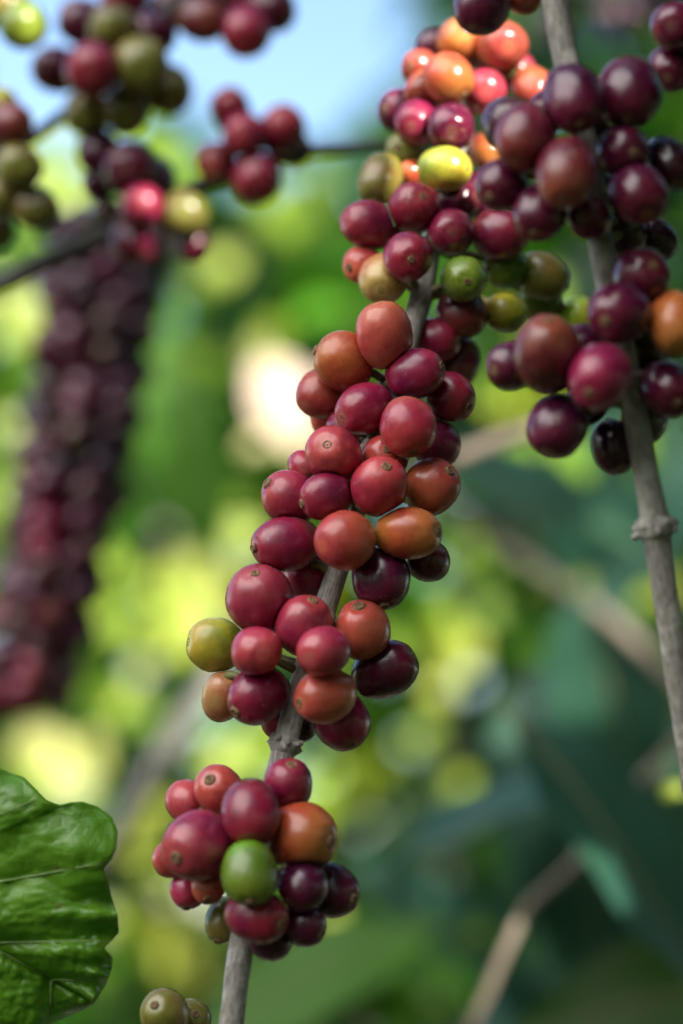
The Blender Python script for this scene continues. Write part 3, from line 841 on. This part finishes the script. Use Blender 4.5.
for k in range(6): flR.append((random.uniform(480,690), random.uniform(480,1000), random.uniform(4,8), random.uniform(1.4,2.2), random.choice((Y2,Y0,Y0))))
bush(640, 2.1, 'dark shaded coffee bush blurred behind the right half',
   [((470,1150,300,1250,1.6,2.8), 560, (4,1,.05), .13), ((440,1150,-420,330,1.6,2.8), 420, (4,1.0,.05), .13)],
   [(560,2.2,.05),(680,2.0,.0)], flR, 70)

# individually visible blurred leaves (lower right) and a pale stand-in for the bright patch behind the middle
def big_leaf(px, py, d, dirv, nrm, L, W, tint, label, curl=.2, mat=None, fold=.2, seg=14):
    P = pix(px,py,d)
    root = empty('coffee_leaf', P)
    lm = LM(); lm.leaf(P, Vector(dirv), Vector(nrm), L, W, tint, seg, curl, fold, .03)
    lm.build('blade', mat or LEAF, root, P)
    dd = Vector(dirv).normalized(); nn = (Vector(nrm)-dd*Vector(nrm).dot(dd)).normalized()
    pts = [dd*(L*(t-.5))-nn*(curl*L*(t-.3)**2)+nn*.0006 for t in [i/14 for i in range(-1,15)]]
    link('midrib', tube_mesh('midrib', pts, lambda f: .0011*(1-.75*f), 8, .03, 100), STALK if mat is not PALE else mat, root)
    tag(root, label, 'leaf', 'large single leaves around the cherries')
BL=(.018,.060,.040)
big_leaf(500,815,1.15,(-1,.2,-.25),(.1,-.35,1),.15,.085,BL,mat=LEAFB,label='broad bluish dark leaf blurred left of the pale twig, lower right')
big_leaf(622,850,1.0,(.75,-.1,-1),(.35,-.6,.6),.14,.065,BL,mat=LEAFB,label='bluish folded leaf drooping to the right edge, lower right')
big_leaf(655,1000,1.15,(-1,.1,-.2),(0,-.9,.3),.15,.06,(.022,.06,.008),'olive green leaf lying across the bottom right corner')
big_leaf(535,495,1.4,(1,.1,-.3),(-.1,-.6,.8),.15,.08,BL,mat=LEAFB,label='bluish leaf blurred behind the gap left of the right stem')
big_leaf(612,705,1.3,(.2,.1,-1),(-.3,-.6,.5),.13,.07,BL,mat=LEAFB,label='hanging bluish leaf blurred beside the lower right stem')
big_leaf(590,905,1.2,(.1,.1,-1),(-.4,-.8,.4),.12,.06,BL,mat=LEAFB,label='short hanging bluish leaf blurred under the folded one')
big_leaf(450,930,1.5,(.9,.1,-.5),(0,-.6,.8),.16,.07,BL,mat=LEAFB,label='dark teal leaf blurred near the bottom, left of the pale twig')
big_leaf(320,975,1.3,(1,0,.55),(.1,-.7,.7),.15,.06,(.06,.15,.02),'green leaf blurred behind the lowest stretch of the stem')
big_leaf(190,460,1.7,(.2,0,-1),(-.5,-.8,.3),.17,.07,(.06,.15,.02),'long green leaf hanging blurred between purple bunch and clusters')
big_leaf(150,420,1.8,(.1,0,-1),(.6,-.6,.3),.16,.06,(.05,.13,.02),'green leaf hanging blurred right beside the long purple bunch')
big_leaf(285,405,1.95,(.5,0,-1),(.4,-1,.4),.085,.062,(.6,.5,.4),'pale pinkish leaf put in for the bright patch behind the middle',mat=PALE)  # pale leaf added in place of a bright patch of background
gap(pix(285,405,1.95), .05)

# sharp leaf at the lower left --------------------------------------
def front_leaf():
    D = .655
    P0 = pix(-60, 900, D)
    root = empty('coffee_leaf', P0)
    def lerpk(keys, s):
        for i in range(len(keys)-1):
            a, b = keys[i], keys[i+1]
            if s <= b[0]:
                u = (s-a[0])/(b[0]-a[0]) if b[0] > a[0] else 0
                return Vector((a[1]+(b[1]-a[1])*u, a[2]+(b[2]-a[2])*u))
        return Vector(keys[-1][1:])
    up = [(0,-330,800),(.08,-280,730),(.18,-190,705),(.28,-80,715),(.345,-15,762),(.38,8,773),(.405,24,778),(.435,46,801),(.455,60,806),(.47,72,803),(.48,82,802),(.492,98,807),(.507,112,817),(.522,118,832),(.535,116,850),(.548,110,862),(.556,103,869),(.565,108,880),(.60,112,898),(.66,118,916),(.72,119,933),(.745,112,941),(.762,104,948),(.79,113,958),(.85,111,972),(.92,105,986),(.97,97,998),(1,94,1003)]
    lo = [(0,-330,800),(.1,-330,880),(.25,-290,980),(.4,-220,1050),(.55,-140,1085),(.7,-60,1080),(.82,15,1050),(.9,50,1024),(.96,80,1011),(1,94,1003)]
    NS, NT = 260, 44
    veins = [.10,.20,.31,.43,.548,.745,.90]
    def mid(s): 
        return Vector((-330+424*s, 800+203*s+12*math.sin(s*math.pi)*-1))
    vs, fs = [], []
    def surf(s, t, side):
        m = mid(s); e = lerpk(up if side > 0 else lo, s)
        q = m.lerp(e, t)
        dv = min(abs(s-v) for v in veins)
        gapw = .05
        # blade swells between the side veins, dips along them
        sw = (1-math.exp(-(dv/.028)**2))*math.sin(math.pi*min(1,t*1.02+.02))**.6
        h = .0032*sw
        h += .0016*noise.noise(Vector((q.x*.018,q.y*.03,14)))*min(1,t*4)
        h += .0028*math.exp(-(t/.05)**2)*-1
        h += .0028*t*t*math.sin(s*58+1.3)*(.5+t*.5)       # wavy margin
        h += .0006*noise.noise(Vector((q.x*.045,q.y*.045,4)))*2+.0004*noise.noise(Vector((q.x*.16,q.y*.16,9)))*1.6
        # edge rolls back
        h -= .0040*max(0,(t-.72)/.28)**2*(1 if side > 0 else .6)
        base = .010*(t)*side*.4 - .012*max(0,s-.55)**2*4
        d = D-(h+base)-.00003*(q.x+60)*.5
        return pix(q.x, q.y, d)-P0
    grid = []
    for j in range(-NT, NT+1):
        t = abs(j)/NT; t = t**.85
        for i in range(NS+1):
            s = i/NS
            vs.append(tuple(surf(s, t, 1 if j >= 0 else -1)))
    W = NS+1
    for j in range(2*NT):
        for i in range(NS):
            a = j*W+i
            fs.append((a,a+1,a+1+W,a+W))
    me = bpy.data.meshes.new('blade'); me.from_pydata(vs, [], fs)
    uv = me.uv_layers.new(name='UVMap')
    va = me.attributes.new('vein','FLOAT','POINT')
    vals = []
    for j in range(-NT, NT+1):
        t = (abs(j)/NT)**.85
        for i in range(NS+1):
            s = i/NS
            dv = min(abs(s-v) for v in veins)
            vals.append(max(math.exp(-(dv/.0035)**2)*(1-.6*t), math.exp(-(t/.018)**2)))
    va.data.foreach_set('value', vals)
    smooth(me); me.update()
    m, nt, out = newmat('leaf_front')
    tc = nt.nodes.new('ShaderNodeTexCoord'); at = nt.nodes.new('ShaderNodeAttribute'); at.attribute_name = 'vein'
    n1 = noise_node(nt, tc.outputs['Object'], 60, 4, .6)
    n2 = noise_node(nt, tc.outputs['Object'], 500, 4, .6)
    base = mixc(nt, mrange(nt, n1, .35, .65), (.085,.22,.012), (.13,.29,.02))
    base = mixc(nt, mrange(nt, n2, .55, .7, 0, .35), base, (.08,.16,.03))
    # small netted veins
    vo = nt.nodes.new('ShaderNodeTexVoronoi'); vo.feature = 'DISTANCE_TO_EDGE'; vo.inputs['Scale'].default_value = 260
    nt.links.new(tc.outputs['Object'], vo.inputs['Vector'])
    net = mrange(nt, vo.outputs['Distance'], 0, .12, 1, 0)
    base = mixc(nt, math_(nt,'MULTIPLY', net, .22), base, (.10,.19,.03))
    base = mixc(nt, math_(nt,'MULTIPLY', at.outputs['Fac'], .75), base, (.17,.27,.06))
    vw = nt.nodes.new('ShaderNodeTexVoronoi'); vw.inputs['Scale'].default_value = 70; nt.links.new(tc.outputs['Object'], vw.inputs['Vector'])
    base = mixc(nt, mrange(nt, vw.outputs['Distance'], .04, .09, .6, 0), base, (.16,.13,.05))
    b = nt.nodes.new('ShaderNodeBsdfPrincipled'); nt.links.new(base, b.inputs['Base Color'])
    nt.links.new(mrange(nt, n1, .3, .7, .22, .38), b.inputs['Roughness'])
    tr_ = nt.nodes.new('ShaderNodeBsdfTranslucent'); nt.links.new(mixc(nt, 1., base, (2.4,2.3,.8), 'MULTIPLY'), tr_.inputs[0])
    bp = nt.nodes.new('ShaderNodeBump'); bp.inputs['Strength'].default_value = .6; bp.inputs['Distance'].default_value = .0005
    hh = math_(nt,'SUBTRACT', math_(nt,'MULTIPLY', n2, .5), math_(nt,'MULTIPLY', net, .22))
    nt.links.new(hh, bp.inputs['Height']); nt.links.new(bp.outputs[0], b.inputs['Normal'])
    mx = nt.nodes.new('ShaderNodeMixShader'); mx.inputs[0].default_value = .30
    nt.links.new(b.outputs[0], mx.inputs[1]); nt.links.new(tr_.outputs[0], mx.inputs[2]); nt.links.new(mx.outputs[0], out.inputs[0])
    o = link('blade', me, m, root)
    md = o.modifiers.new('thick','SOLIDIFY'); md.thickness = .00035; md.offset = 0
    pts = []
    for i in range(0, 41):
        s = i/40; pts.append(surf(s, 0, 1)+Vector((0,-.0005,0)))
    mm = simple_mat('vein_green', (.16,.26,.06), (.12,.22,.04), 200, .45, .0002)
    link('midrib', tube_mesh('midrib', pts, lambda f: .0013*(1-.75*f)+.0001, 10, .03, 200), mm, root)
    for v in veins:
        for sd in (1,-1):
            pts = [surf(v, t, sd)+Vector((0,-.0001,0)) for t in [k/16*.96 for k in range(17)]]
            link('side_vein', tube_mesh('side_vein', pts, lambda f: .0006*(1-.7*f)+.00004, 6, .03, 200), mm, root)
    tag(root, 'large glossy quilted green leaf with wavy edge at the lower left corner', 'leaf', 'large single leaves around the cherries')
front_leaf()

# far row of trees behind -----------------------------------------------
lm = LM()
cloud(lm, (-1500,2200,100,1500,3.6,5.2), 5200, (1,3,.6), .25)
cloud(lm, (430,2200,-900,150,3.6,5.2), 2200, (3,2,.2), .25)
hedge = lm.build('distant_foliage', LEAF); tag(hedge, 'far green foliage filling the gaps behind the coffee bushes', 'foliage', kind='stuff')

# ------------------------------------------------------------------ shade canopy added out of view, above and behind the viewer, to shape the sunlight
for A, P in CH:
    l = A['lab']
    if 'yellow cherry with a sun glint' in l: gap(P, .003)
    elif 'sunlit' in l or 'sun glint' in l: gap(P, .0045 if A['px'] > 300 else .003)
    elif 'corner' in l and 'yellow' in l: gap(P, .004)
    elif 'yellow cherry at the left edge' in l or 'catching light' in l: gap(P+Vector((0,0,.006)), .002)
gap(pix(615,625,1.28), .016); gap(pix(595,610,1.3), .014)
gap(pix(495,985,1.0), .010); gap(pix(500,965,1.0), .010)
gap(pix(490,445,1.05), .014)
def canopy(label, targets, n, trange, size):
    lm = LM(); k = 0; tries = 0
    base = None
    while k < n and tries < n*14:
        tries += 1
        x0,x1,y0,y1,d0,d1 = random.choice(targets)
        P = pix(random.uniform(x0,x1), random.uniform(y0,y1), random.uniform(d0,d1))
        c = P+SUN*random.uniform(*trange)
        pr = Branch.proj(c) if dep(c) > .02 else None
        if pr is not None and -120 < pr.y < 1150 and -120 < pr.x < 803: continue
        if c.length < .12 or (abs(c.x) < .12 and abs(c.y) < .12 and abs(c.z-CAMZ) < .12): continue
        nn = SUN+Vector((random.uniform(-.5,.5),random.uniform(-.5,.5),random.uniform(-.3,.5)))
        d = nn.cross(rdir()).normalized()
        L = size*random.uniform(.6,1.2); W = L*.42
        if blocked(c, d, L, W): continue
        lm.leaf(c, d, nn, L, W, pick((3,1,.1))); k += 1
    o = lm.build('added_shade_leaves', LEAF); tag(o, label, 'foliage', kind='stuff')
canopy('unseen leaves added overhead to shade the nearer cherries', [(-60,740,-40,1060,.60,.80),(-60,740,-60,420,.78,.92),(-60,300,-60,300,.82,.92),(-40,180,200,760,1.1,1.2)], 850, (.42,.95), .08)
canopy('unseen leaves added overhead to shade the bush behind at right', [(470,950,250,1100,1.0,2.6),(400,900,560,1100,.86,1.6),(400,900,560,1100,.86,1.6),(270,480,800,1100,1.5,2.5),(520,950,-100,300,1.2,2.6)], 1300, (.55,1.2), .13)
canopy('unseen leaves added overhead to dapple the bushes behind at left', [(-100,480,300,1100,1.9,2.7)], 150, (.6,1.3), .12)

def mass(label, box, n, size, w):  # foliage added out of view to block light from right and behind
    lm = LM(); k = 0
    x0,x1,y0,y1,z0,z1 = box
    while k < n:
        k += 1
        c = Vector((random.uniform(x0,x1), random.uniform(y0,y1), random.uniform(z0,z1)))
        L = size*random.uniform(.7,1.2); d = rdir().normalized()
        if blocked(c, d, L, L*.42): continue
        lm.leaf(c, d, Vector((random.uniform(-1,1),random.uniform(-1,1),random.uniform(.2,1))), L, L*.42, pick(w))
    tag(lm.build('foliage', LEAF), label, 'foliage', kind='stuff')
mass('unseen foliage added close at the right to block light', (.42,1.1,-1.0,.5,.5,2.5), 900, .14, (3,1,.1))
mass('unseen foliage added behind the viewer to block light', (-.45,1.3,-1.6,-.7,.1,3.0), 1900, .15, (3,1,.1))
lm = LM()  # ring of leaves added out of view to cover the bright horizon
for k in range(5200):
    a = R_(random.uniform(150, 395)); rr = random.uniform(3.8, 5.0)
    c = Vector((math.cos(a)*rr, math.sin(a)*rr, 3.3*random.random()**.8*(1+.12*math.sin(a*9))))
    L = random.uniform(.25,.42)
    lm.leaf(c, rdir(), Vector((-math.cos(a)+random.uniform(-.6,.6), -math.sin(a)+random.uniform(-.6,.6), random.uniform(0,1))), L, L*.45, pick((3,1,.1)), 4)
tag(lm.build('foliage', LEAF), 'unseen ring of foliage added behind the viewer to hide the bright horizon', 'foliage', kind='stuff')
lm = LM()  # low leaves added out of view to darken reflections from the ground
for k in range(2600):
    c = Vector((random.uniform(-4,4), random.uniform(-4.2,1.5), random.uniform(.02,.25)))
    L = random.uniform(.15,.3)
    lm.leaf(c, rdir(), Vector((random.uniform(-.6,.6), random.uniform(-.6,.6), 1)), L, L*.4, pick((3,1,.1)), 4)
tag(lm.build('ground_shade_leaves', LEAF), 'unseen low leaves added to darken the light from the ground', 'ground cover', kind='stuff')
# ------------------------------------------------------------------ ground
me = bpy.data.meshes.new('ground'); S = 400
me.from_pydata([(-S,-S,0),(S,-S,0),(S,S,0),(-S,S,0)], [], [(0,1,2,3)])
tag(link('ground', me, SOIL), kind='structure')

# ------------------------------------------------------------------ light, camera
w = bpy.data.worlds.new('World'); scn.world = w; w.use_nodes = True
nt = w.node_tree; bg = nt.nodes['Background']
sky = nt.nodes.new('ShaderNodeTexSky'); sky.sky_type = 'NISHITA'; sky.sun_disc = False
sky.sun_elevation = R_(EL); sky.sun_rotation = R_(180-AZ); sky.air_density = 1.; sky.dust_density = .7; sky.ozone_density = 1.6
nt.links.new(sky.outputs[0], bg.inputs[0]); bg.inputs[1].default_value = .115
# cloud added for light: unseen bank high left behind the viewer, loose puffs elsewhere
tc = nt.nodes.new('ShaderNodeTexCoord')
dt = nt.nodes.new('ShaderNodeVectorMath'); dt.operation = 'DOT_PRODUCT'; nt.links.new(tc.outputs['Generated'], dt.inputs[0])
dt.inputs[1].default_value = Vector((-.62,-.50,.60)).normalized()
cn = noise_node(nt, tc.outputs['Generated'], 2.6, 7, .6)
msk = mrange(nt, math_(nt, 'ADD', cn, mrange(nt, dt.outputs['Value'], .70, .93, 0, .30)), .58, .70)
cb = nt.nodes.new('ShaderNodeBackground'); cb.inputs[0].default_value = (1,.985,.96,1); cb.inputs[1].default_value = 2.1
ms = nt.nodes.new('ShaderNodeMixShader'); nt.links.new(msk, ms.inputs[0])
nt.links.new(bg.outputs[0], ms.inputs[1]); nt.links.new(cb.outputs[0], ms.inputs[2])
nt.links.new(ms.outputs[0], nt.nodes['World Output'].inputs[0])
sd = bpy.data.lights.new('sun','SUN'); sd.energy = 5.0; sd.angle = R_(.53); sd.color = (1,.94,.84)
so = bpy.data.objects.new('sun', sd); col.objects.link(so)
so.rotation_euler = SUN.to_track_quat('Z','Y').to_euler(); so.location = SUN*10

cd = bpy.data.cameras.new('camera'); cam = bpy.data.objects.new('camera', cd); col.objects.link(cam)
cam.location = (0,0,CAMZ); cam.rotation_euler = (R_(90)+PITCH,0,0)
cd.sensor_fit = 'VERTICAL'; cd.sensor_height = 36; cd.lens = LENS
cd.clip_start = .02; cd.clip_end = 2000
cd.dof.use_dof = True; cd.dof.focus_distance = FOCUS; cd.dof.aperture_fstop = 3.7; cd.dof.aperture_blades = 0
scn.camera = cam
vs = scn.view_settings; vs.view_transform = 'Standard'; vs.look = 'None'; vs.gamma = 1; vs.exposure = 1.48; vs.use_curve_mapping = False
